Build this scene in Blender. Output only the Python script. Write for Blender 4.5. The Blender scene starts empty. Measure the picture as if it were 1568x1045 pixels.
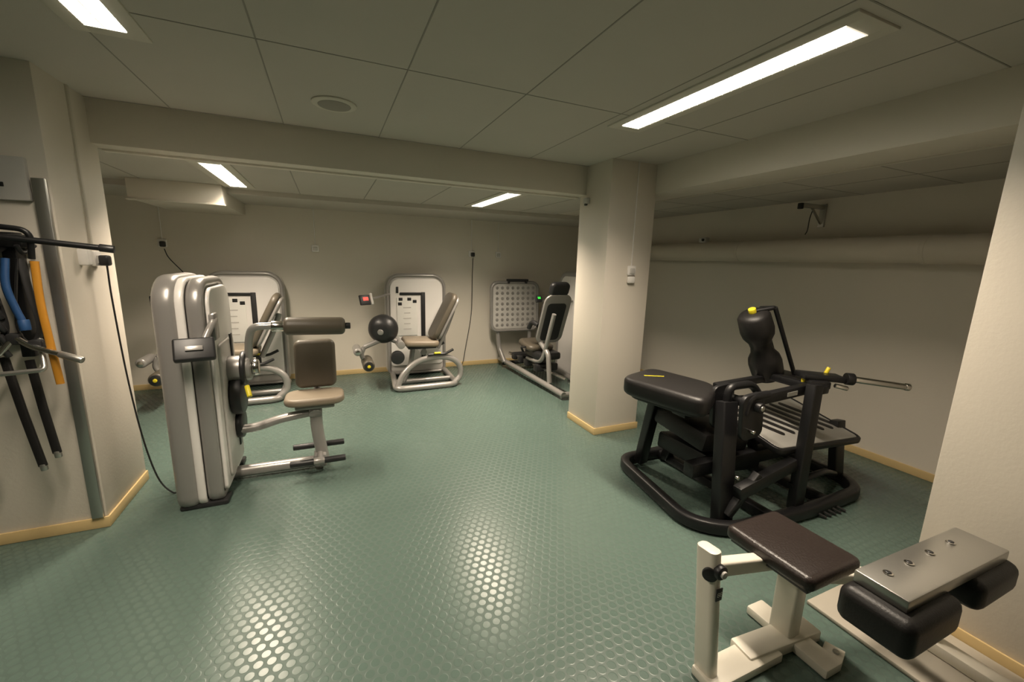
import bpy, bmesh, math, random
from mathutils import Vector, Matrix, Euler
random.seed(3)
SC=bpy.context.scene
SC.view_settings.view_transform='Standard'
SC.view_settings.look='None'
SC.view_settings.exposure=0.0

# ---------------------------------------------------------------- materials
def nt(name):
    m=bpy.data.materials.new(name); m.use_nodes=True
    t=m.node_tree; return m,t,t.nodes['Principled BSDF']
def mat(name,col,rough=0.5,metal=0.0,bump=0.0,bscale=60,var=0.06,vscale=5,coat=0.0,emit=None,es=0.0,spec=0.5):
    m,t,b=nt(name); L=t.links; N=t.nodes
    tc=N.new('ShaderNodeTexCoord')
    no=N.new('ShaderNodeTexNoise'); no.inputs['Scale'].default_value=vscale; no.inputs['Detail'].default_value=4
    L.new(tc.outputs['Object'],no.inputs['Vector'])
    mx=N.new('ShaderNodeMix'); mx.data_type='RGBA'
    mx.inputs[6].default_value=(*[c*(1-var) for c in col],1); mx.inputs[7].default_value=(*[min(1,c*(1+var)) for c in col],1)
    L.new(no.outputs['Fac'],mx.inputs[0]); L.new(mx.outputs[2],b.inputs['Base Color'])
    b.inputs['Roughness'].default_value=rough; b.inputs['Metallic'].default_value=metal
    b.inputs['Coat Weight'].default_value=coat; b.inputs['Specular IOR Level'].default_value=spec
    if bump>0:
        n2=N.new('ShaderNodeTexNoise'); n2.inputs['Scale'].default_value=bscale; n2.inputs['Detail'].default_value=3
        L.new(tc.outputs['Object'],n2.inputs['Vector'])
        bp=N.new('ShaderNodeBump'); bp.inputs['Strength'].default_value=bump; bp.inputs['Distance'].default_value=0.003
        L.new(n2.outputs['Fac'],bp.inputs['Height']); L.new(bp.outputs['Normal'],b.inputs['Normal'])
    if emit:
        b.inputs['Emission Color'].default_value=(*emit,1); b.inputs['Emission Strength'].default_value=es
    return m
M={}
M['wall']=mat('wall_paint',(0.70,0.645,0.56),0.6,bump=0.2,bscale=60,var=0.03,vscale=2)
M['ceil']=mat('ceiling_tile',(0.53,0.49,0.43),0.85,bump=0.2,bscale=200,var=0.03,vscale=3)
M['joint']=mat('ceiling_joint',(0.30,0.275,0.235),0.7)
M['jointl']=mat('ceiling_tbar',(0.62,0.575,0.49),0.6)
M['base']=mat('vinyl_skirting',(0.62,0.46,0.22),0.45)
M['white']=mat('white_shell',(0.84,0.81,0.78),0.35,coat=0.3,var=0.02)
M['grey']=mat('silver_grey_paint',(0.34,0.325,0.31),0.32,0.35,coat=0.3,var=0.03)
M['lgrey']=mat('light_grey_plastic',(0.55,0.53,0.50),0.4,var=0.02)
M['alu']=mat('tread_aluminium',(0.46,0.45,0.42),0.4,0.35,bump=0.2,bscale=120)
M['taupe']=mat('taupe_vinyl',(0.100,0.085,0.063),0.42,bump=0.25,bscale=200)
M['tan']=mat('tan_vinyl',(0.25,0.205,0.15),0.45,bump=0.25,bscale=200)
M['dark']=mat('dark_plastic',(0.02,0.02,0.021),0.4)
M['bvinyl']=mat('black_vinyl',(0.012,0.011,0.011),0.45,bump=0.25,bscale=160,spec=0.4)
M['brownv']=mat('worn_brown_vinyl',(0.024,0.017,0.015),0.36,bump=0.5,bscale=120)
M['bmetal']=mat('black_powdercoat',(0.009,0.009,0.010),0.42,0.1,bump=0.1,bscale=300)
M['chrome']=mat('chrome_steel',(0.62,0.60,0.57),0.18,1.0)
M['steel']=mat('brushed_steel',(0.50,0.49,0.46),0.32,0.9,bump=0.1,bscale=80)
M['cream']=mat('cream_enamel',(0.84,0.79,0.68),0.38,coat=0.2,var=0.04,vscale=9)
M['yellow']=mat('yellow_plastic',(0.75,0.62,0.03),0.4)
M['red']=mat('red_display',(0.5,0.02,0.02),0.4,emit=(1,0.05,0.03),es=1.5)
M['green']=mat('green_display',(0.02,0.5,0.05),0.4,emit=(0.1,0.9,0.1),es=0.5)
M['orange']=mat('orange_band',(0.50,0.22,0.02),0.5,bump=0.3)
M['blue']=mat('blue_band',(0.015,0.06,0.17),0.5,bump=0.3)
M['paper']=mat('paper',(0.80,0.79,0.75),0.8)
M['lamp']=mat('lamp_tube',(1,1,1),0.5,emit=(1.0,0.93,0.80),es=14.0)
M['louver']=mat('lamp_louver',(0.75,0.73,0.66),0.25,0.4,emit=(1.0,0.9,0.72),es=0.8)
M['pale']=mat('pale_plinth',(0.42,0.385,0.32),0.55)
M['pipe']=mat('pipe_paint',(0.62,0.56,0.47),0.5)

def floor_mat():
    m,t,b=nt('studded_rubber'); N=t.nodes; L=t.links
    tc=N.new('ShaderNodeTexCoord')
    def vm(op,a,bv=None):
        n=N.new('ShaderNodeVectorMath'); n.operation=op
        if isinstance(a,tuple): n.inputs[0].default_value=a
        else: L.new(a,n.inputs[0])
        if bv is not None:
            if isinstance(bv,tuple): n.inputs[1].default_value=bv
            else: L.new(bv,n.inputs[1])
        return n
    S=1/0.046; r3=math.sqrt(3)
    sc=vm('MULTIPLY',tc.outputs['Object'],(S,S,0)).outputs[0]
    def cell(off):
        a=vm('ADD',sc,(500+off[0],500*r3+off[1],0.0)).outputs[0]
        a=vm('MODULO',a,(1.0,r3,1.0)).outputs[0]
        a=vm('SUBTRACT',a,(0.5,r3/2,0)).outputs[0]
        return vm('LENGTH',a).outputs['Value']
    d1=cell((0,0)); d2=cell((0.5,r3/2))
    mn=N.new('ShaderNodeMath'); mn.operation='MINIMUM'; L.new(d1,mn.inputs[0]); L.new(d2,mn.inputs[1])
    mr=N.new('ShaderNodeMapRange'); mr.interpolation_type='SMOOTHSTEP'
    mr.inputs['From Min'].default_value=0.44; mr.inputs['From Max'].default_value=0.34
    L.new(mn.outputs[0],mr.inputs['Value'])
    no=N.new('ShaderNodeTexNoise'); no.inputs['Scale'].default_value=1.3; no.inputs['Detail'].default_value=6
    L.new(tc.outputs['Object'],no.inputs['Vector'])
    mx=N.new('ShaderNodeMix'); mx.data_type='RGBA'
    mx.inputs[6].default_value=(0.084,0.128,0.108,1); mx.inputs[7].default_value=(0.104,0.154,0.131,1)
    L.new(no.outputs['Fac'],mx.inputs[0])
    m2=N.new('ShaderNodeMix'); m2.data_type='RGBA'; m2.blend_type='MULTIPLY'; m2.inputs[0].default_value=1
    cr=N.new('ShaderNodeMapRange'); cr.inputs['To Min'].default_value=0.88; cr.inputs['To Max'].default_value=1.02
    L.new(mr.outputs[0],cr.inputs['Value']); L.new(mx.outputs[2],m2.inputs[6]); L.new(cr.outputs[0],m2.inputs[7])
    L.new(m2.outputs[2],b.inputs['Base Color'])
    rr=N.new('ShaderNodeMapRange'); rr.inputs['To Min'].default_value=0.45; rr.inputs['To Max'].default_value=0.25
    L.new(mr.outputs[0],rr.inputs['Value']); L.new(rr.outputs[0],b.inputs['Roughness'])
    bp=N.new('ShaderNodeBump'); bp.inputs['Strength'].default_value=0.5; bp.inputs['Distance'].default_value=0.001
    L.new(mr.outputs[0],bp.inputs['Height']); L.new(bp.outputs['Normal'],b.inputs['Normal'])
    return m
M['floor']=floor_mat()

# ---------------------------------------------------------------- geometry helpers
def empty(name,loc=(0,0,0)):
    e=bpy.data.objects.new(name,None); bpy.context.collection.objects.link(e); e.empty_display_size=0.1; e.location=loc; return e
def mk(name,bm,m,parent=None,smooth=True,ang=40):
    me=bpy.data.meshes.new(name); bmesh.ops.recalc_face_normals(bm,faces=bm.faces)
    if smooth:
        for f in bm.faces: f.smooth=True
        for e in bm.edges:
            if len(e.link_faces)==2 and e.calc_face_angle(0)>math.radians(ang): e.smooth=False
    bm.to_mesh(me); bm.free()
    o=bpy.data.objects.new(name,me); bpy.context.collection.objects.link(o)
    me.materials.append(M[m] if isinstance(m,str) else m)
    if parent: o.parent=parent
    return o
def box(name,c,s,m,parent=None,rot=(0,0,0),bev=0.008,seg=2):
    bm=bmesh.new(); bmesh.ops.create_cube(bm,size=1)
    bmesh.ops.scale(bm,vec=s,verts=bm.verts)
    if bev>0:
        bmesh.ops.bevel(bm,geom=bm.edges[:],offset=min(bev,min(s)*0.48),segments=seg,affect='EDGES',profile=0.5)
    mt=Matrix.Translation(c)@Euler([math.radians(a) for a in rot]).to_matrix().to_4x4()
    bmesh.ops.transform(bm,matrix=mt,verts=bm.verts)
    return mk(name,bm,m,parent)
def bb(name,a,b,m,parent=None,bev=0.0):
    c=[(a[i]+b[i])/2 for i in range(3)]; s=[abs(b[i]-a[i]) for i in range(3)]
    return box(name,c,s,m,parent,bev=bev)
def lathe(name,p1,p2,prof,m,parent=None,seg=32):
    p1=Vector(p1);p2=Vector(p2);ax=(p2-p1);Ln=ax.length
    q=ax.to_track_quat('Z','Y').to_matrix().to_4x4(); mt=Matrix.Translation(p1)@q
    bm=bmesh.new(); rings=[]
    for t,r in prof:
        rings.append([bm.verts.new(mt@Vector((r*math.cos(2*math.pi*i/seg),r*math.sin(2*math.pi*i/seg),t*Ln))) for i in range(seg)])
    for a,b in zip(rings,rings[1:]):
        for i in range(seg): bm.faces.new((a[i],a[(i+1)%seg],b[(i+1)%seg],b[i]))
    bm.faces.new(rings[0]); bm.faces.new(rings[-1])
    return mk(name,bm,m,parent)
def cyl(name,p1,p2,r,m,parent=None,bev=0.004,seg=28):
    Ln=(Vector(p2)-Vector(p1)).length; b=min(bev,r*.45,Ln*.45)/Ln; br=min(bev,r*.45)
    return lathe(name,p1,p2,[(0,r-br),(b*.3,r-br*.3),(b,r),(1-b,r),(1-b*.3,r-br*.3),(1,r-br)],m,parent,seg)
def roller(name,p1,p2,r,m,parent=None,rb=0.02):
    Ln=(Vector(p2)-Vector(p1)).length; pr=[]
    for i in range(6):
        a=math.pi/2*i/5; pr.append((rb*(1-math.cos(a))/Ln, r-rb+rb*math.sin(a)))
    pr=pr+[(1-t,rr) for t,rr in reversed(pr)]
    return lathe(name,p1,p2,pr,m,parent)
def catmull(pts,n=8,closed=False):
    P=[Vector(p) for p in pts]; out=[]; k=len(P)
    rng=range(k if closed else k-1)
    for i in rng:
        if closed: a,b,c,d=P[(i-1)%k],P[i],P[(i+1)%k],P[(i+2)%k]
        else:
            a=P[i-1] if i>0 else P[0]*2-P[1]; b=P[i]; c=P[i+1]; d=P[i+2] if i+2<k else P[-1]*2-P[-2]
        for j in range(n):
            t=j/n
            out.append(0.5*((2*b)+(c-a)*t+(2*a-5*b+4*c-d)*t*t+(3*b-a-3*c+d)*t**3))
    if not closed: out.append(P[-1])
    return out
def fillet(pts,r,n=6,closed=False):
    P=[Vector(p) for p in pts]; k=len(P); out=[]
    for i in range(k):
        if not closed and i in(0,k-1): out.append(P[i]); continue
        a,b,c=P[(i-1)%k],P[i],P[(i+1)%k]
        u=(a-b); v=(c-b); rr=min(r,u.length*.48,v.length*.48)
        s=b+u.normalized()*rr; e=b+v.normalized()*rr
        for j in range(n+1):
            t=j/n; out.append((1-t)**2*s+2*t*(1-t)*b+t*t*e)
    return out
def sweep(name,path,m,parent=None,rx=0.02,ry=None,up=None,closed=False,seg=16,sq=2.0):
    ry=ry or rx; P=[Vector(p) for p in path]; k=len(P)
    bm=bmesh.new(); rings=[]; prev=None
    for i in range(k):
        if closed: t=(P[(i+1)%k]-P[(i-1)%k])
        else: t=P[min(i+1,k-1)]-P[max(i-1,0)]
        t.normalize()
        if up is not None:
            u=Vector(up); u=(u-t*u.dot(t))
            if u.length<1e-3: u=prev if prev else t.orthogonal()
            u.normalize()
        else:
            if prev is None:
                u=t.orthogonal().normalized()
                z=Vector((0,0,1)); zz=z-t*z.dot(t)
                if zz.length>.1: u=zz.normalized()
            else:
                u=(prev-t*prev.dot(t)).normalized()
        prev=u; w=t.cross(u); ring=[]
        for j in range(seg):
            a=2*math.pi*j/seg; c,s=math.cos(a),math.sin(a)
            cx=math.copysign(abs(c)**(2/sq),c); sy=math.copysign(abs(s)**(2/sq),s)
            ring.append(bm.verts.new(P[i]+w*rx*cx+u*ry*sy))
        rings.append(ring)
    rng=range(k if closed else k-1)
    for i in rng:
        a=rings[i]; b=rings[(i+1)%k]
        for j in range(seg): bm.faces.new((a[j],a[(j+1)%seg],b[(j+1)%seg],b[j]))
    if not closed:
        bm.faces.new(rings[0]); bm.faces.new(rings[-1])
    return mk(name,bm,m,parent,ang=50)
def tube(name,pts,r,m,parent=None,fr=0.06,**k):
    return sweep(name,fillet(pts,fr,closed=k.get('closed',False)),m,parent,rx=r,**k)
def prism(name,pts2,depth,mt,m,parent=None,bev=0.01,seg=3):
    bm=bmesh.new(); vs=[bm.verts.new((p[0],p[1],0)) for p in pts2]
    f=bm.faces.new(vs); r=bmesh.ops.extrude_face_region(bm,geom=[f])
    bmesh.ops.translate(bm,vec=(0,0,depth),verts=[v for v in r['geom'] if isinstance(v,bmesh.types.BMVert)])
    bmesh.ops.recalc_face_normals(bm,faces=bm.faces)
    if bev>0:
        ed=[e for e in bm.edges if abs(e.verts[0].co.z-e.verts[1].co.z)<1e-6]
        bmesh.ops.bevel(bm,geom=ed,offset=bev,segments=seg,affect='EDGES',profile=0.5)
    bmesh.ops.transform(bm,matrix=mt,verts=bm.verts)
    return mk(name,bm,m,parent,ang=35)
def rr(w,h,r,n=6):
    if not isinstance(r,(list,tuple)): r=[r]*4
    out=[]
    for (sx,sy,a0),q in zip(((1,1,0),(-1,1,90),(-1,-1,180),(1,-1,270)),r):
        q=max(q,1e-4)
        for i in range(n+1):
            a=math.radians(a0+90*i/n); out.append((sx*(w/2-q)+q*math.cos(a),sy*(h/2-q)+q*math.sin(a)))
    return out
def frame(o,x,y):
    x=Vector(x).normalized(); y=Vector(y); y=(y-x*x.dot(y)).normalized(); z=x.cross(y)
    m=Matrix.Identity(4)
    for i in range(3): m[i][0]=x[i];m[i][1]=y[i];m[i][2]=z[i];m[i][3]=o[i]
    return m
def pad(name,c,xdir,ydir,w,h,th,m,parent=None,r=0.05,bev=0.025):
    mt=frame(Vector(c),xdir,ydir)@Matrix.Translation((0,0,-th/2))
    return prism(name,rr(w,h,r),th,mt,m,parent,bev=min(bev,th*.45),seg=4)
def stick(n,a,b,wx,wy,m,parent,cor=.01):
    d=Vector(b)-Vector(a); z=d.normalized(); x=Vector((1,0,0)) if abs(z.x)<.9 else Vector((0,1,0))
    x=(x-z*x.dot(z)).normalized(); y=z.cross(x); mt=Matrix.Identity(4)
    for i in range(3): mt[i][0]=x[i];mt[i][1]=y[i];mt[i][2]=z[i];mt[i][3]=a[i]
    return prism(n,rr(wx,wy,cor,4),d.length,mt,m,parent,bev=.004,seg=2)

# ================================================================= ROOM
HC=2.40; LC=2.155
bb('floor',(-4,-2.5,-0.1),(4.1,5.8,0),'floor')
bb('wall_back',(-3.7,5.8,-0.1),(4.3,5.95,2.6),'wall')
bb('wall_right',(4.1,0.5,-0.1),(4.25,5.8,2.6),'wall')
bb('wall_left',(-4.15,-2.5,-0.1),(-4.0,3.0,2.6),'wall')
bb('wall_left_rear',(-3.85,3.4,-0.1),(-3.7,5.8,2.6),'wall')
bb('wall_front',(-4,-2.65,-0.1),(4.1,-2.5,2.6),'wall')
bb('wall_left_pier',(-4.0,2.86,-0.05),(-1.22,3.42,2.5),'wall',bev=0.004)
bb('wall_right_pier',(2.40,-2.5,-0.05),(4.25,0.79,2.5),'wall',bev=0.004)
bb('column',(2.17,2.98,-0.02),(2.65,3.44,2.45),'wall',bev=0.006)
ce=empty('ceiling')
bb('main_ceiling',(-4,-2.5,HC),(2.66,3.36,HC+.1),'ceil',ce)
bb('rear_ceiling',(-3.85,3.48,LC),(2.7,5.9,LC+.1),'ceil',ce)
bb('side_ceiling',(2.9,0.5,LC+.02),(4.2,5.9,LC+.12),'ceil',ce)
bb('rear_soffit',(-3.85,4.86,LC-.045),(4.1,5.82,LC+.02),'ceil',ce,)
be=empty('ceiling_beam')
bb('cross_beam',(-1.25,3.34,LC),(2.4,3.50,HC+.05),'wall',be,bev=0.004)
bb('cross_beam_lip',(-1.22,3.47,LC-.012),(2.17,3.52,LC+.01),'wall',be,bev=0.002)
bb('side_beam',(2.64,0.6,LC+.01),(2.98,5.8,HC+.05),'wall',be,bev=0.004)
xs=[-0.22+0.6025*k for k in range(-6,5)]
for i,x in enumerate(xs):
    if x>2.6: continue
    bb('joint_x%d'%i,(x-.003,-2.5,HC-.0015),(x+.003,3.34,HC+.01),'joint',ce)
for i,y in enumerate([3.325,2.13,0.93,-0.27,-1.47]):
    bb('joint_y%d'%i,(-4,y-.003,HC-.0015),(2.64,y+.003,HC+.01),'joint',ce)
for i,x in enumerate([-3.23+0.6025*k for k in range(10)]):
    bb('joint_r%d'%i,(x-.004,3.5,LC-.0015),(x+.004,4.86,LC+.01),'joint',ce)
for i,y in enumerate([0.95,1.55,2.15,2.75,3.35,3.95,4.55]):
    bb('joint_s%d'%i,(2.98,y-.003,LC+.0185),(4.1,y+.003,LC+.03),'joint',ce)
bb('joint_s_long',(3.5,0.7,LC+.0185),(3.507,4.86,LC+.03),'joint',ce)
bb('edge_trim',(2.98,0.79,LC+.005),(3.01,5.6,LC+.03),'jointl',ce)
def base(name,a,b,n):
    h=0.065;t=0.012
    x0,x1=min(a[0],b[0]),max(a[0],b[0]); y0,y1=min(a[1],b[1]),max(a[1],b[1])
    if n[0]: 
        xx=a[0]; x0,x1=(xx,xx+t*n[0]) if n[0]>0 else (xx-t,xx)
    else:
        yy=a[1]; y0,y1=(yy,yy+t) if n[1]>0 else (yy-t,yy)
    bb(name,(x0,y0,0),(x1,y1,h),'base',bev=0.004)
base('baseboard_back',(-3.7,5.8),(4.1,5.8),(0,-1))
base('baseboard_right',(4.1,.79),(4.1,5.79),(-1,0))
base('baseboard_column_front',(2.158,2.98),(2.662,2.98),(0,-1))
base('baseboard_column_left',(2.17,2.98),(2.17,3.44),(-1,0))
base('baseboard_left_pier_front',(-4,2.86),(-1.208,2.86),(0,-1))
base('baseboard_left_pier_side',(-1.22,2.86),(-1.22,3.42),(1,0))
base('baseboard_right_pier',(2.40,-2.5),(2.40,0.79),(-1,0))
base('baseboard_right_pier_rear',(2.40,0.79),(4.1,0.79),(0,1))
base('baseboard_left',(-4.0,-2.5),(-4.0,2.86),(1,0))
bb('trim_floor_plinth',(1.99,-2.5,0),(2.388,0.98,0.02),'pale',bev=0.006)

# lamps
def lamp(x,y0,y1,z,power,name='fluorescent_ceiling_light'):
    e=empty(name)
    for s in(-1,1):
        box('housing_side_%d'%s,(x+s*(0.065+0.03),(y0+y1)/2,z-.003),(0.06,y1-y0+.14,0.012),'jointl',e,bev=.003)
    for i,yy in enumerate((y0-.035,y1+.035)):
        box('housing_end_%d'%i,(x,yy,z-.003),(0.14,0.07,0.012),'jointl',e,bev=.003)
    box('tube_panel',(x,(y0+y1)/2,z-.001),(0.13,y1-y0,0.004),'lamp',e,bev=0)
    n=int((y1-y0)/0.05)
    for i in range(n+1):
        yy=y0+(y1-y0)*i/n
        box('louver_%d'%i,(x,yy,z-.007),(0.128,0.0025,0.009),'louver',e,bev=0)
    box('louver_mid',(x,(y0+y1)/2,z-.007),(0.005,y1-y0,0.009),'louver',e,bev=0)
    ld=bpy.data.lights.new(name+'_emitter','AREA'); ld.shape='RECTANGLE'; ld.size=0.12; ld.size_y=(y1-y0)
    ld.energy=power; ld.color=(1.0,0.845,0.665); ld.spread=math.radians(122)
    lo=bpy.data.objects.new('emitter',ld); bpy.context.collection.objects.link(lo); lo.location=(x,(y0+y1)/2,z-.014); lo.parent=e
lamp(1.77,1.04,2.27,HC,42)
lamp(-.74,1.09,2.29,HC,29)
lamp(-.705,3.58,4.62,LC,44)
lamp(1.57,3.58,4.62,LC,44)

e=empty('ventilation_duct')
bb('duct_box',(-1.52,4.66,1.985),(-.84,5.8,LC),'wall',e,bev=.006)
bb('duct_lip',(-1.53,4.65,1.975),(-.83,4.71,1.99),'jointl',e,bev=.003)
e=empty('heating_pipe')
cyl('pipe',(3.98,0.80,1.72),(3.98,5.79,1.72),0.105,'pipe',e,seg=40)
for i,y in enumerate((1.6,3.1,4.6)):
    cyl('clamp_%d'%i,(3.98,y,1.72),(3.98,y+.03,1.72),0.109,'pipe',e,seg=40)
box('pipe_sensor',(3.96,3.60,1.85),(.07,.09,.06),'lgrey',e,bev=.01); cyl('sensor_knob',(3.93,3.58,1.85),(3.91,3.58,1.85),.015,'dark',e)
e=empty('ceiling_speaker')
lathe('ring',(0.08,2.76,HC),(0.08,2.76,HC-.012),[(0,.12),(.6,.12),(1,.112),(1,.095)],'jointl',e,seg=48)
cyl('grille',(0.08,2.76,HC-.010),(0.08,2.76,HC-.0145),0.088,'joint',e,seg=48)

def socket(name,x,y,z,n,cable_top=None,blackplug=False):
    e=empty(name)
    if n=='y':
        box('plate',(x,y-.012,z),(.085,.024,.085),'white',e,bev=.01)
        box('plate_low',(x,y-.018,z-.005),(.05,.03,.05),'lgrey',e,bev=.008)
        if cable_top: cyl('conduit',(x,y-.006,z+.04),(x,y-.006,cable_top),.0045,'white',e)
        if blackplug: box('plug',(x+.01,y-.045,z-.01),(.05,.05,.06),'dark',e,bev=.012)
    else:
        s=1
        box('plate',(x+s*.012,y,z),(.024,.085,.085),'white',e,bev=.01)
        box('plate_low',(x+s*.018,y,z-.005),(.03,.05,.05),'lgrey',e,bev=.008)
        if blackplug: box('plug',(x+s*.05,y,z-.01),(.05,.05,.06),'dark',e,bev=.012)
    return e
def cable(pts,parent,r=.005,m='dark'):
    sweep('power_cord',catmull(pts,10),m,parent,rx=r,seg=8)
so=socket('power_socket',2.44,2.98,1.50,'y',HC)
box('plate_second',(2.44,2.965,1.42),(.075,.03,.06),'white',so,bev=.012)
s1=socket('power_socket',-1.64,5.8,1.64,'y',LC-.05,True)
socket('power_socket',-.13,5.8,1.64,'y',LC-.05,False)
s3=socket('power_socket',1.89,5.8,1.64,'y',LC-.05,True)
socket('power_socket',2.30,5.8,1.64,'y',LC-.05,False)
s5=socket('power_socket',-1.22,3.16,1.50,'+x',None,True)
box('cord_holder',(-1.20,3.02,1.51),(.05,.05,.09),'white',s5,bev=.012)
bb('trim_corner_conduit',(-1.222,3.14,1.55),(-1.21,3.16,HC),'jointl',bev=.002)
cable([(-1.165,3.16,1.46),(-1.165,3.16,1.25),(-1.15,3.16,.8),(-1.12,3.16,.4),(-1.07,3.15,.12),(-1.00,3.13,.012),(-.96,3.15,.012)],s5)
cable([(-1.62,5.75,1.58),(-1.58,5.73,1.48),(-1.45,5.72,1.3),(-1.36,5.72,1.1)],s1)
cable([(1.90,5.75,1.58),(1.89,5.74,1.3),(1.88,5.74,.8),(1.80,5.72,.35),(1.72,5.68,.04),(1.60,5.70,.012)],s3)
e=empty('junction_box'); box('box',(2.150,3.30,2.10),(.035,.06,.05),'lgrey',e,bev=.006); box('cap',(2.145,3.30,2.07),(.02,.03,.02),'dark',e,bev=.004)
e=empty('shelf_bracket')
box('mount_plate',(4.09,2.44,2.03),(.02,.05,.20),'steel',e,bev=.003)
box('arm',(3.93,2.44,2.10),(.34,.035,.035),'steel',e,bev=.003)
tube('brace',[(4.08,2.44,1.96),(3.92,2.44,2.09)],.010,'steel',e)
box('hook',(3.77,2.44,2.09),(.03,.04,.05),'dark',e,bev=.006)
sweep('hanging_wire',catmull([(3.95,2.44,2.09),(3.95,2.46,2.0),(3.96,2.47,1.90),(3.95,2.48,1.86)],6),'dark',e,rx=.004,seg=8)

# ================================================================= leg extension machines
def display(parent,c,m,yaw=0,tilt=-20,s=.10):
    box('display_body',c,(s,.03,s*.85),'dark',parent,rot=(tilt,0,yaw),bev=.008)
    d=Euler((math.radians(tilt),0,math.radians(yaw))).to_matrix()@Vector((0,-.0165,0.01))
    box('display_screen',(c[0]+d.x,c[1]+d.y,c[2]+d.z),(s*.45,.004,s*.28),m,parent,rot=(tilt,0,yaw),bev=0)
def leg_extension(ox,oy):
    e=empty('leg_extension_machine')
    P=lambda x,y,z:(x+ox,y+oy,z)
    cx=1.05; w=.78; h=1.31; zc=.03+h/2; yb=5.50
    mt=frame(P(cx,yb+.10,zc),(1,0,0),(0,0,1))   # z -> -y
    prism('shell_body',rr(w-.06,h-.03,[.14,.14,.05,.05]),.14,mt@Matrix.Translation((0,0,-.06)),'lgrey',e,bev=.02)
    prism('shell_panel',rr(w-.10,h-.16,[.12,.12,.04,.04]),.03,mt@Matrix.Translation((0,.03,.07)),'white',e,bev=.01)
    path=[mt@Vector((x,y,.05)) for x,y in rr(w-.04,h-.01,[.16,.16,.07,.07],8)]
    sweep('shell_hoop',path,'grey',e,rx=.022,ry=.055,up=(0,1,0),closed=True,sq=2.6)
    path=[mt@Vector((x,y,-.04)) for x,y in rr(w-.04,h-.01,[.16,.16,.07,.07],8)]
    sweep('shell_hoop_rear',path,'lgrey',e,rx=.024,ry=.04,up=(0,1,0),closed=True,sq=2.6)
    yf=yb-.005
    box('stack_slot',P(1.13,yf,.66),(.055,.02,.92),'dark',e,bev=.006)
    box('stack_slot_top',P(.98,yf,1.10),(.30,.018,.035),'dark',e,bev=.006)
    box('instruction_sheet',P(.92,yf+.001,.80),(.26,.012,.50),'paper',e,bev=.003)
    for i,(x,z) in enumerate(((.84,1.03),(.95,1.03),(1.02,1.0),(.83,.97))):
        box('icon_%d'%i,P(x,yf-.004,z),(.05,.008,.04),'dark',e,bev=.003)
    for i in range(5):
        box('sheet_line_%d'%i,P(.92,yf-.006,.92-.07*i),(.10-.02*(i%2),.003,.012),'lgrey',e,bev=0)
    box('panel_logo',P(.80,yf-.003,1.15),(.03,.006,.08),'dark',e,bev=.002)
    pad('seat_cushion',P(1.0,5.08,.545),(1,0,-.05),(0,1,0),.42,.40,.075,'tan',e,r=.08,bev=.03)
    box('seat_pan',P(1.0,5.08,.495),(.34,.32,.03),'dark',e,bev=.01)
    d=Vector((.27,0,.54)).normalized()
    pad('backrest_cushion',P(1.285,5.08,.86),(0,1,0),d,.36,.62,.07,'taupe',e,r=.09,bev=.03)
    pad('backrest_shell',P(1.33,5.08,.835),(0,1,0),d,.33,.58,.035,'grey',e,r=.08,bev=.015)
    tube('backrest_post',[P(1.22,5.08,.45),P(1.34,5.08,.70),P(1.42,5.08,.92)],.028,'grey',e)
    tube('seat_post',[P(.92,5.10,.49),P(.88,5.10,.25),P(.80,5.10,.05)],.04,'grey',e,ry=.03)
    tube('cross_beam',[P(1.05,5.10,.40),P(1.05,5.46,.40)],.04,'grey',e)
    sweep('front_arch',catmull([P(.68,4.84,.045),P(.76,4.86,.20),P(.92,4.88,.33),P(1.12,4.88,.38),P(1.32,4.88,.36),P(1.44,4.88,.27),P(1.46,4.88,.13),P(1.38,4.86,.045)],6),'grey',e,rx=.03,ry=.035)
    tube('floor_tube',[P(.72,5.50,.04),P(.66,4.80,.04),P(1.40,4.82,.04),P(1.42,5.50,.04)],.035,'grey',e,fr=.1)
    tube('floor_cross',[P(.70,5.10,.04),P(1.40,5.10,.04)],.03,'grey',e)
    for s,yy in((0,4.85),(1,5.30)):
        tube('hand_grip_%d'%s,[P(1.05,yy,.42),P(1.26,yy,.42),P(1.36,yy,.47)],.016,'dark',e,fr=.04)
        cyl('grip_tip_%d'%s,P(1.12,yy-.02,.44),P(1.20,yy-.02,.44),.012,'yellow',e)
    lathe('cam_disc',P(.52,4.94,.70),P(.60,5.14,.74),[(0,.08),(.1,.12),(.3,.16),(.55,.175),(.8,.165),(1,.13)],'dark',e,seg=40)
    cyl('cam_hub',P(.515,4.925,.70),P(.525,4.95,.705),.035,'grey',e,bev=.01)
    tube('lever_a',[P(.72,5.05,.56),P(.60,5.04,.62),P(.34,5.03,.52)],.03,'grey',e)
    tube('lever_b',[P(.34,5.03,.52),P(.30,5.03,.42),P(.36,5.03,.34)],.026,'grey',e)
    roller('shin_roller',P(.26,4.84,.50),P(.26,5.12,.50),.045,'grey',e)
    roller('ankle_roller',P(.37,4.80,.34),P(.37,5.12,.34),.065,'taupe',e)
    cyl('ankle_cap',P(.37,4.785,.34),P(.37,4.805,.34),.05,'dark',e)
    cyl('ankle_pin',P(.37,4.775,.34),P(.37,4.79,.34),.018,'yellow',e)
    cyl('shin_cap',P(.26,4.825,.50),P(.26,4.84,.50),.025,'chrome',e)
    cyl('thigh_pivot',P(.74,4.86,.55),P(.74,5.30,.55),.045,'grey',e)
    cyl('low_disc',P(.70,4.86,.40),P(.70,4.94,.40),.08,'dark',e,bev=.02)
    tube('display_arm',[P(.70,5.46,1.10),P(.58,5.38,1.08),P(.44,5.20,1.06)],.014,'grey',e)
    display(e,P(.38,5.12,1.06),'red',yaw=25,s=.14)
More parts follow.
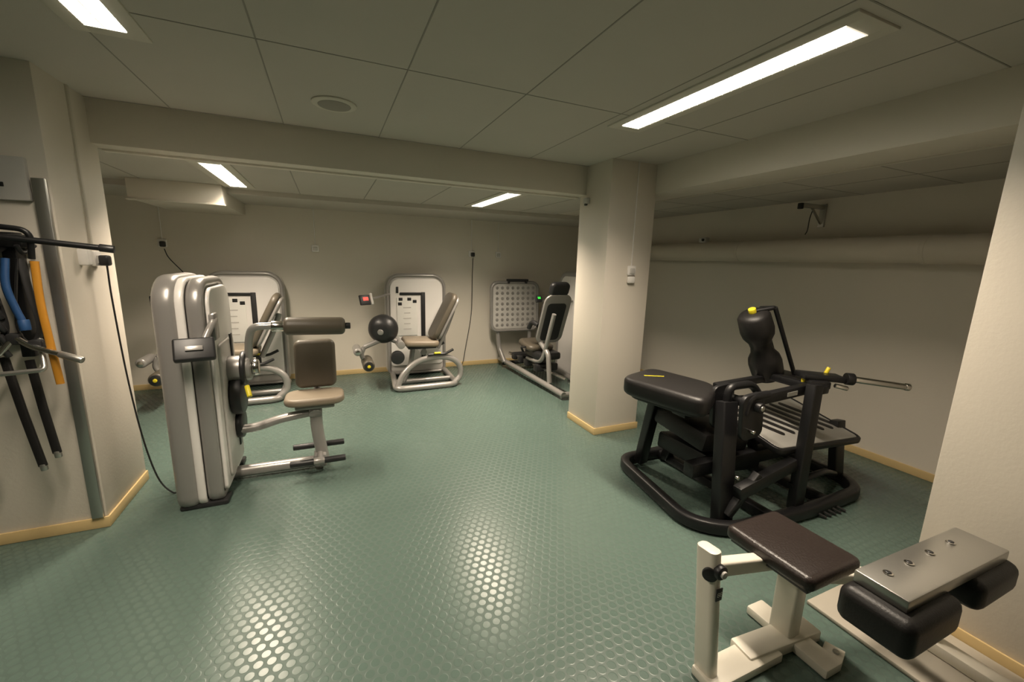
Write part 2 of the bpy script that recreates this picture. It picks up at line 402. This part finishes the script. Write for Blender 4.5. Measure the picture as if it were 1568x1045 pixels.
    box('display_side',P(.45,5.14,1.07),(.03,.04,.14),'lgrey',e,rot=(-20,0,25),bev=.01)
    return e
leg_extension(0,0)
leg_extension(-1.93,.05)

# ================================================================= Abdominal crunch machine (near left)
e=empty('abdominal_crunch_machine')
X0=-.875; X1=-.67; yc=3.20; w=.62; h=1.35
mt=frame((X0,yc,.03+h/2),(0,1,0),(0,0,1))   # local z -> +X
TW=X1-X0
prism('tower_core',rr(w-.05,h-.03,[.16,.12,.05,.05],8),TW-.03,mt@Matrix.Translation((0,0,.015)),'lgrey',e,bev=.015)
path=[mt@Vector((x,y,.03)) for x,y in rr(w,h,[.17,.14,.06,.06],8)]
sweep('tower_hoop_outer',path,'grey',e,rx=.042,ry=.058,up=(1,0,0),closed=True,sq=2.5,seg=20)
path=[mt@Vector((x,y,.165)) for x,y in rr(w-.01,h-.01,[.17,.14,.06,.06],8)]
sweep('tower_hoop_inner',path,'grey',e,rx=.028,ry=.042,up=(1,0,0),closed=True,sq=2.5,seg=20)
path=[mt@Vector((x,y,.10)) for x,y in rr(w+.03,h+.02,[.17,.14,.06,.06],8)]
sweep('tower_seam',path,'white',e,rx=.016,ry=.022,up=(1,0,0),closed=True,sq=3)
prism('tower_panel',rr(w-.07,h-.07,[.14,.11,.04,.04],8),.03,mt@Matrix.Translation((0,0,TW-.008)),'white',e,bev=.01)
prism('tower_guard',rr(w-.22,.88,[.04]*4,6),.02,mt@Matrix.Translation((.0,-.15,TW+.018)),'lgrey',e,bev=.006)
box('stack_slot',(X1+.040,3.30,.62),(.012,.05,.80),'dark',e,bev=.004)
box('tower_foot',(-.77,2.93,.015),(.25,.12,.03),'dark',e,bev=.01)
box('tower_foot_rear',(-.77,3.46,.015),(.25,.12,.03),'dark',e,bev=.01)
# console
box('console_body',(-.70,2.76,1.02),(.19,.05,.13),'dark',e,rot=(-28,0,12),bev=.012,seg=3)
box('console_screen',(-.695,2.731,1.035),(.08,.006,.026),'grey',e,rot=(-28,0,12),bev=.002)
tube('console_arm',[(-.64,2.98,1.16),(-.63,2.86,1.15),(-.66,2.79,1.06)],.018,'grey',e)
box('console_bracket',(-.64,2.95,1.12),(.03,.10,.16),'grey',e,bev=.01)
# pivot mechanics
cyl('pivot_drum',(-.65,3.18,.80),(-.50,3.18,.80),.085,'grey',e,bev=.02,seg=36)
cyl('pivot_cap',(-.50,3.18,.80),(-.46,3.18,.80),.055,'chrome',e,bev=.01)
cyl('pivot_disc',(-.56,3.18,.80),(-.53,3.18,.80),.115,'dark',e,bev=.01,seg=36)
cyl('lower_disc',(-.63,3.20,.62),(-.56,3.20,.62),.14,'dark',e,bev=.02,seg=36)
cyl('adjust_pin',(-.52,3.05,.71),(-.50,3.00,.65),.015,'yellow',e)
cyl('weight_disc',(-.64,3.28,.38),(-.59,3.28,.38),.10,'dark',e,bev=.015,seg=36)
tube('roller_arm',[(-.52,3.18,.80),(-.50,3.14,1.0),(-.47,3.10,1.09),(-.30,3.10,1.09)],.024,'grey',e,fr=.08)
roller('chest_roller',(-.29,3.10,1.085),(.09,3.10,1.075),.060,'taupe',e,rb=.03)
cyl('roller_collar',(-.36,3.10,1.088),(-.285,3.10,1.085),.035,'chrome',e)
cyl('roller_bolt',(.09,3.10,1.075),(.125,3.10,1.074),.022,'dark',e)
pad('seat_cushion',(-.135,3.28,.52),(1,0,0),(0,1,-.05),.40,.34,.055,'tan',e,r=.10,bev=.022)
box('seat_pan',(-.135,3.28,.483),(.26,.26,.03),'grey',e,bev=.01)
pad('back_cushion',(-.125,3.46,.735),(1,0,0),(0,.12,1),.29,.37,.07,'taupe',e,r=.05,bev=.03)
tube('back_post',[(-.125,3.40,.47),(-.125,3.51,.55),(-.125,3.53,.80)],.024,'grey',e)
tube('seat_post',[(-.135,3.24,.49),(-.135,3.22,.30),(-.10,3.19,.06)],.042,'grey',e,ry=.03,fr=.1)
cyl('seat_hub',(-.135,3.18,.42),(-.135,3.28,.49),.045,'grey',e)
sweep('upper_beam',catmull([(-.66,3.22,.36),(-.52,3.22,.36),(-.36,3.22,.40),(-.14,3.22,.43)],6),'grey',e,rx=.035,ry=.03)
tube('floor_beam',[(-.68,3.20,.055),(-.10,3.19,.055)],.038,'grey',e,ry=.04)
box('floor_joint',(-.12,3.19,.075),(.09,.13,.10),'grey',e,bev=.02)
for i,y in enumerate((3.05,3.34)):
    cyl('foot_roller_%d'%i,(-.31,y,.115),(.05,y,.115),.022,'dark',e,bev=.006)
    cyl('foot_bar_%d'%i,(-.16,y,.115),(-.09,y,.115),.026,'grey',e)
tube('foot_link',[(-.12,3.05,.115),(-.12,3.34,.115)],.022,'grey',e)

# ================================================================= leg press (behind column)
e=empty('leg_press_machine')
mt=frame((2.50,5.60,.90),(1,0,0),(0,.04,1))
prism('foot_plate',rr(.70,.66,.08,6),.03,mt,'lgrey',e,bev=.01)
path=[mt@Vector((x,y,.015)) for x,y in rr(.74,.70,.10,8)]
sweep('plate_hoop',path,'grey',e,rx=.022,ry=.035,up=(0,1,0),closed=True,sq=2.5)
for i in range(8):
    for j in range(8):
        p=mt@Vector((-.287+.082*i,-.27+.077*j,.03)); q=mt@Vector((-.287+.082*i,-.27+.077*j,.034))
        cyl('stud_%d_%d'%(i,j),tuple(p),tuple(q),.024,'grey',e,seg=8,bev=.002)
box('plate_top_bracket',(2.52,5.56,1.285),(.34,.05,.03),'dark',e,bev=.01)
box('plate_top_bracket_l',(2.38,5.56,1.26),(.03,.05,.05),'dark',e,bev=.01)
box('plate_top_bracket_r',(2.66,5.56,1.26),(.03,.05,.05),'dark',e,bev=.01)
tube('plate_post_left',[(2.24,5.60,.56),(2.26,5.58,.30),(2.30,5.45,.10)],.032,'grey',e)
tube('plate_post_right',[(2.76,5.60,.56),(2.76,5.58,.30),(2.76,5.45,.10)],.032,'grey',e)
tube('rail_left',[(2.32,5.66,.10),(2.34,4.9,.10),(2.40,3.92,.06)],.035,'grey',e)
tube('rail_left_upper',[(2.40,5.5,.22),(2.44,4.9,.22),(2.50,4.05,.20)],.020,'chrome',e)
tube('rail_right',[(2.84,5.66,.10),(2.84,3.92,.06)],.035,'grey',e)
tube('rail_front',[(2.38,3.95,.05),(2.84,3.95,.05)],.035,'grey',e)
tube('rail_rear',[(2.30,5.55,.06),(2.84,5.55,.06)],.03,'dark',e)
for i,y in enumerate((5.3,5.1,4.9,4.6)):
    box('carriage_block_%d'%i,(2.52,y,.22),(.32,.10,.10),'dark',e,bev=.02)
pad('seat_cushion',(2.50,4.86,.47),(1,0,0),(0,1,.12),.38,.40,.08,'taupe',e,r=.08,bev=.035)
box('seat_carriage',(2.54,4.74,.37),(.32,.44,.10),'dark',e,bev=.03)
dv=Vector((0,-.32,.80)).normalized()
pad('backrest_cushion',(2.52,4.50,.84),(1,0,0),dv,.34,.60,.09,'dark',e,r=.09,bev=.04)
pad('headrest_cushion',(2.52,4.34,1.24),(1,0,0),dv,.26,.18,.08,'dark',e,r=.06,bev=.035)
pad('backrest_shell',(2.525,4.46,.86),(1,0,0),dv,.37,.68,.03,'grey',e,r=.1,bev=.012)
tube('back_support',[(2.40,4.9,.28),(2.41,4.50,.30),(2.42,4.26,.95)],.026,'grey',e,fr=.15)
tube('shoulder_arm_left',[(2.35,4.52,.78),(2.32,4.64,.82),(2.32,4.72,.72)],.03,'dark',e)
tube('hand_grip',[(2.36,4.96,.36),(2.30,4.90,.44),(2.30,4.76,.46)],.015,'dark',e)
tube('frame_upright',[(2.42,4.30,.10),(2.42,4.36,.45),(2.42,4.58,.55)],.03,'grey',e)
mt=frame((2.97,4.80,.71),(0,1,0),(0,0,1))
prism('stack_tower',rr(.60,1.36,[.16,.16,.05,.05],8),.22,mt,'white',e,bev=.03)
path=[mt@Vector((x,y,.04)) for x,y in rr(.62,1.38,[.16,.16,.05,.05],8)]
sweep('tower_hoop',path,'grey',e,rx=.035,ry=.05,up=(1,0,0),closed=True,sq=2.5)
display(e,(2.38,4.60,1.10),'green',yaw=15,s=.10)
tube('display_arm',[(2.40,4.62,1.08),(2.60,4.70,1.05),(2.97,4.75,1.05)],.014,'grey',e)

# ================================================================= black hip thrust machine
e=empty('hip_thrust_machine')
loop=fillet([(2.02,2.42,.045),(1.90,1.62,.045),(2.08,1.46,.045),(2.75,1.42,.045),(3.30,1.44,.045),(3.42,1.62,.045),(3.42,2.30,.045),(3.30,2.42,.045)],.14,closed=True)
sweep('base_loop',loop,'bmetal',e,rx=.035,ry=.04,up=(0,0,1),closed=True,sq=4)
box('base_cross',(2.42,1.93,.045),(.07,.95,.06),'bmetal',e,bev=.01)
box('base_cross_rear',(2.95,1.93,.045),(.07,.95,.06),'bmetal',e,bev=.01)
S=lambda n,a,b,wx,wy,m='bmetal':stick(n,a,b,wx,wy,m,e)
S('post_rear_left',(2.16,2.34,.05),(2.10,2.16,.70),.08,.07)
S('post_front_left',(2.10,1.55,.05),(2.16,1.66,.76),.12,.07)
S('post_front_right',(2.66,1.47,.05),(2.71,1.50,.86),.09,.06)
S('post_right',(3.36,1.62,.05),(3.38,1.68,.47),.10,.06)
S('post_right_rear',(3.34,2.25,.05),(3.34,2.10,.52),.07,.06)
S('post_mid',(2.40,2.32,.05),(2.36,2.10,.62),.07,.07)
S('gusset_front',(2.10,1.52,.10),(2.30,1.50,.34),.05,.05)
out=fillet([(1.74,2.16,0),(1.88,1.56,0),(2.25,1.80,0),(2.14,2.30,0)],.12,n=6,closed=True)
prism('bench_cushion',[(p.x,p.y) for p in out],.12,Matrix.Translation((0,0,.70)),'bvinyl',e,bev=.035,seg=5)
out=fillet([(1.80,2.14,0),(1.92,1.64,0),(2.20,1.82,0),(2.10,2.24,0)],.10,n=5,closed=True)
prism('bench_pan',[(p.x,p.y) for p in out],.03,Matrix.Translation((0,0,.675)),'bmetal',e,bev=.008,seg=2)
box('bench_logo',(1.97,2.08,.821),(.13,.010,.002),'yellow',e,rot=(0,0,-28),bev=0)
box('bench_beam',(2.22,1.92,.63),(.34,.12,.09),'bmetal',e,bev=.012)
box('long_beam',(2.62,1.72,.32),(1.3,.08,.09),'bmetal',e,bev=.012)
box('low_frame_front',(2.38,1.50,.30),(.50,.06,.08),'bmetal',e,rot=(0,-12,0),bev=.01)
box('counter_block',(2.30,1.95,.46),(.42,.46,.13),'bvinyl',e,rot=(6,8,0),bev=.03)
box('counter_block_low',(2.40,1.95,.28),(.50,.46,.12),'bmetal',e,rot=(0,6,0),bev=.02)
for i,y in enumerate((1.54,1.74)):
    pad('hinge_plate_%d'%i,(2.22,y,.70),(1,0,.1),(0,0,1),.18,.28,.03,'bmetal',e,r=.05,bev=.006)
cyl('hinge_axle',(2.24,1.49,.76),(2.24,1.80,.76),.030,'bmetal',e)
cyl('hinge_bolt',(2.20,1.49,.62),(2.20,1.53,.62),.012,'chrome',e)
cyl('hinge_cap',(2.24,1.485,.76),(2.24,1.495,.76),.016,'steel',e)
tube('handle_arch',[(2.16,1.66,.74),(2.16,1.66,.85),(2.36,1.66,.85),(2.42,1.64,.77)],.024,'bmetal',e,fr=.06)
tube('handle_arch_front',[(2.16,1.54,.72),(2.18,1.54,.82),(2.34,1.54,.82)],.024,'bmetal',e,fr=.06)
box('lever_front',(2.50,1.56,.80),(.50,.05,.065),'bmetal',e,rot=(0,-3,0),bev=.01)
box('lever_rear',(2.60,1.86,.79),(.62,.05,.05),'bmetal',e,rot=(0,-2,0),bev=.01)
box('lever_cross',(2.78,1.68,.82),(.07,.42,.05),'bmetal',e,bev=.01)
box('lever_label',(2.56,1.533,.803),(.09,.004,.026),'alu',e,rot=(0,-3,0),bev=0)
mtp=frame((2.95,1.82,.475),(1,.0,-.06),(0,1,.24))
prism('foot_plate',rr(.86,.58,.03,4),.02,mtp,'alu',e,bev=.004)
for i in range(7):
    p=mtp@Matrix.Translation((-.33+.108*i,0,.02))@Matrix.Rotation(math.radians(32),4,'Z')
    prism('foot_plate_grip_%d'%i,rr(.042,.42,.018,3),.005,p,'bvinyl',e,bev=.001,seg=1)
path=[mtp@Vector((x,y,.003)) for x,y in rr(.89,.61,.05,5)]
sweep('foot_plate_rim',path,'bmetal',e,rx=.014,ry=.020,up=(0,-.2,1),closed=True,sq=4)
S('plate_strut_left',(2.56,1.72,.34),(2.60,1.80,.45),.05,.05)
# hip roller
a=Vector((2.58,1.88,1.26)); b=Vector((2.84,1.88,.79))
prof=[(0,.05),(.02,.085),(.06,.1),(.25,.105),(.33,.098),(.42,.072),(.5,.066),(.58,.072),(.67,.098),(.75,.105),(.94,.1),(.98,.085),(1,.05)]
lathe('hip_roller',a,b,prof,'bvinyl',e,seg=36)
cyl('roller_cap',a+(a-b)*.055,a-(a-b)*.02,.024,'yellow',e)
tube('roller_lever',[(2.68,1.80,1.30),(2.99,1.80,.82)],.014,'bmetal',e)
tube('roller_lever_rear',[(2.74,1.94,1.28),(3.02,1.94,.82)],.014,'bmetal',e)
tube('roller_bridge',[tuple(a+(a-b)*.01),(2.68,1.80,1.30),(2.74,1.94,1.28)],.014,'bmetal',e,fr=.02)
box('roller_foot',(2.93,1.84,.80),(.28,.20,.035),'bmetal',e,bev=.01)
cyl('lock_pin',(2.93,1.58,.86),(2.955,1.57,.93),.012,'yellow',e)
box('lock_block',(2.80,1.60,.855),(.10,.05,.03),'yellow',e,rot=(0,0,20),bev=.006)
box('horn_head',(2.86,1.56,.88),(.26,.13,.035),'bmetal',e,rot=(0,3,-30),bev=.01)
box('horn_head_low',(2.80,1.55,.845),(.12,.12,.05),'bmetal',e,rot=(0,0,-30),bev=.01)
cyl('horn_collar',(2.94,1.46,.885),(2.975,1.435,.884),.038,'bmetal',e)
cyl('weight_horn',(2.97,1.44,.885),(3.21,1.26,.862),.020,'chrome',e,bev=.006)
cyl('weight_horn_tip',(3.195,1.27,.864),(3.215,1.255,.862),.023,'chrome',e)
cyl('lever_knob',(2.80,1.44,.86),(2.86,1.40,.845),.014,'chrome',e)
cyl('side_pin_low',(2.12,1.51,.35),(2.12,1.49,.35),.012,'chrome',e)
for i in range(5):
    x=2.76+.05*i
    sweep('band_peg_%d'%i,catmull([(x-.02,1.50,.035),(x,1.46,.05),(x+.02,1.40,.03),(x+.05,1.36,.012)],5),'dark',e,rx=.009,seg=8)
tube('curved_guard',[(2.62,1.50,.20),(2.90,1.47,.26),(3.30,1.60,.10)],.02,'bmetal',e,fr=.2)

# ================================================================= cream weight bench (near right)
e=empty('leg_curl_bench')
S=lambda n,a,b,wx,wy,m='cream':stick(n,a,b,wx,wy,m,e)
pad('seat_cushion',(1.68,.92,.43),(1,0,0),(0,1,0),.32,.36,.06,'brownv',e,r=.03,bev=.022)
box('seat_board',(1.68,.92,.395),(.28,.32,.02),'dark',e,bev=.004)
S('seat_post',(1.70,.90,.02),(1.70,.90,.39),.07,.09)
stick('front_post',(1.25,.90,.0),(1.23,.94,.54),.05,.085,'cream',e,cor=.02)
S('front_beam',(1.25,.95,.44),(1.62,.94,.37),.05,.06)
cyl('adjust_knob',(1.212,.91,.46),(1.20,.90,.46),.026,'dark',e)
cyl('adjust_knob_front',(1.235,.875,.475),(1.235,.90,.475),.027,'dark',e,bev=.006)
cyl('adjust_knob_cap',(1.235,.865,.475),(1.235,.878,.475),.014,'lgrey',e)
box('number_plate',(1.238,.882,.385),(.030,.004,.05),'dark',e,bev=.001)
fc=bpy.data.curves.new('number','FONT'); fc.body='88'; fc.size=.028; fc.align_x='CENTER'; fc.materials.append(M['paper'])
fo=bpy.data.objects.new('number_digits',fc); bpy.context.collection.objects.link(fo); fo.location=(1.238,.8785,.378); fo.rotation_euler=(math.radians(90),0,0); fo.parent=e
S('pad_beam',(1.72,.90,.31),(2.24,.66,.31),.06,.05)
S('pad_post',(2.22,.64,.02),(2.22,.64,.34),.05,.07)
S('pad_riser',(2.04,.72,.30),(1.95,.60,.50),.05,.05)
box('base_plate_front',(1.40,.88,.02),(.38,.11,.04),'cream',e,bev=.008)
box('base_plate_long',(1.64,.89,.025),(.40,.10,.05),'cream',e,rot=(0,0,-4),bev=.008)
box('base_cross',(1.72,.88,.022),(.10,.34,.04),'cream',e,bev=.008)
box('base_flange',(1.81,.765,.01),(.09,.07,.016),'cream',e,rot=(0,0,20),bev=.004)
cyl('flange_bolt',(1.82,.76,.016),(1.82,.76,.028),.012,'steel',e)
box('rear_foot',(2.22,.50,.045),(.07,.42,.05),'cream',e,bev=.008)
box('steel_plate',(1.905,.575,.540),(.66,.150,.045),'steel',e,rot=(0,0,-1),bev=.006)
for i,x in enumerate((1.66,1.79,1.93,2.08)):
    cyl('plate_bolt_%d'%i,(x,.60,.561),(x,.60,.567),.015,'chrome',e)
    cyl('plate_bolt_in_%d'%i,(x,.60,.566),(x,.60,.570),.009,'dark',e)
pad('leg_pad_left',(1.68,.565,.455),(1,0,0),(0,1,0),.32,.21,.13,'bvinyl',e,r=.035,bev=.035)
pad('leg_pad_right',(2.11,.56,.465),(1,0,0),(0,1,0),.30,.20,.115,'bvinyl',e,r=.035,bev=.035)

# ================================================================= accessory rack (left)
e=empty('cable_attachment_rack')
bb('wall_channel',(-1.278,2.835,0.07),(-1.228,2.858,1.88),'steel',e,bev=.003)
bb('rack_upright',(-1.40,2.78,1.02),(-1.35,2.855,1.62),'bmetal',e,bev=.005)
box('rack_board',(-1.62,2.80,1.58),(.62,.10,.06),'bmetal',e,bev=.008)
box('rack_board_low',(-1.60,2.83,1.10),(.56,.03,.05),'bmetal',e,bev=.008)
for i,x in enumerate((-1.75,-1.62,-1.50,-1.38,-1.29)):
    tube('hook_%d'%i,[(x,2.80,1.56),(x,2.70,1.52),(x,2.67,1.56)],.009,'bmetal',e,fr=.03)
tube('lat_bar',[(-1.70,2.66,1.56),(-1.38,2.66,1.60),(-.98,2.72,1.555)],.014,'bmetal',e)
cyl('lat_bar_end',(-1.02,2.715,1.56),(-.965,2.722,1.553),.019,'dark',e)
tube('lat_bar_upper',[(-1.34,2.68,1.64),(-1.24,2.68,1.63),(-1.26,2.70,1.50)],.012,'bmetal',e)
sweep('orange_strap',catmull([(-1.235,2.66,1.49),(-1.238,2.655,1.3),(-1.228,2.65,1.1),(-1.218,2.65,.905)],8),'orange',e,rx=.015,ry=.010,up=(0,1,0),seg=12,sq=3)
sweep('blue_rope',catmull([(-1.34,2.68,1.50),(-1.345,2.66,1.38),(-1.33,2.66,1.28),(-1.31,2.66,1.20)],8),'blue',e,rx=.016,ry=.012,seg=10)
cyl('blue_rope_end',(-1.31,2.66,1.22),(-1.305,2.655,1.17),.020,'blue',e)
for i in range(7):
    z=1.45-.06*i
    cyl('chain_link_%d'%i,(-1.40,2.66,z),(-1.39,2.68,z-.045),.013,'dark',e,bev=.004)
for i,x in enumerate((-1.52,-1.43,-1.31)):
    sweep('nylon_handle_%d'%i,catmull([(x,2.70,1.50),(x-.02,2.69,1.35),(x-.04,2.69,1.18),(x,2.69,1.10),(x+.04,2.69,1.18),(x+.02,2.70,1.35),(x+.005,2.71,1.5)],6),'dark',e,rx=.014,ry=.005,seg=8)
tube('v_bar_a',[(-1.36,2.68,1.14),(-1.30,2.64,1.10),(-1.11,2.60,1.03)],.012,'chrome',e)
tube('v_bar_b',[(-1.36,2.68,1.14),(-1.42,2.64,1.04),(-1.50,2.60,1.00)],.012,'chrome',e)
tube('v_bar_c',[(-1.28,2.69,1.12),(-1.24,2.60,.99),(-1.45,2.58,.98)],.011,'steel',e,fr=.02)
box('v_bar_joint',(-1.36,2.68,1.13),(.05,.04,.05),'dark',e,bev=.01)
box('v_bar_hub',(-1.28,2.66,1.10),(.05,.04,.05),'dark',e,bev=.01)
cyl('v_bar_grip',(-1.19,2.62,1.058),(-1.10,2.598,1.026),.016,'steel',e)
for i,(x0,z0,x1,z1) in enumerate(((-1.42,1.04,-1.355,.48),(-1.335,1.02,-1.295,.54),(-1.56,1.0,-1.53,.50))):
    sweep('rubber_strap_%d'%i,[(x0,2.70,z0),((x0+x1)/2,2.69,(z0+z1)/2),(x1,2.69,z1)],'bvinyl',e,rx=.017,ry=.010,up=(0,1,0),sq=3)
    cyl('strap_tip_%d'%i,(x1,2.69,z1+.01),(x1+.003,2.69,z1-.025),.014,'steel',e)
e=empty('electrical_box')
box('box',(-1.45,2.85,1.87),(.32,.03,.20),'lgrey',e,bev=.006)
box('keyhole',(-1.38,2.833,1.84),(.015,.006,.02),'dark',e,bev=.002)

# ================================================================= world & camera
w=bpy.data.worlds.new('World'); SC.world=w; w.use_nodes=True
w.node_tree.nodes['Background'].inputs[0].default_value=(1,.9,.7,1); w.node_tree.nodes['Background'].inputs[1].default_value=0.01
cam=bpy.data.cameras.new('Camera'); co=bpy.data.objects.new('Camera',cam); bpy.context.collection.objects.link(co)
R=Vector((0.9163,-0.3996,0.0278)).normalized(); F=Vector((0.3975,0.898,-0.1883)); F=(F-R*R.dot(F)).normalized(); U=R.cross(F)
m=Matrix.Identity(4)
for i in range(3): m[i][0]=R[i]; m[i][1]=U[i]; m[i][2]=-F[i]
m[2][3]=1.55
co.matrix_world=m
cam.sensor_width=36; cam.lens=14.6; cam.clip_start=0.02
SC.camera=co
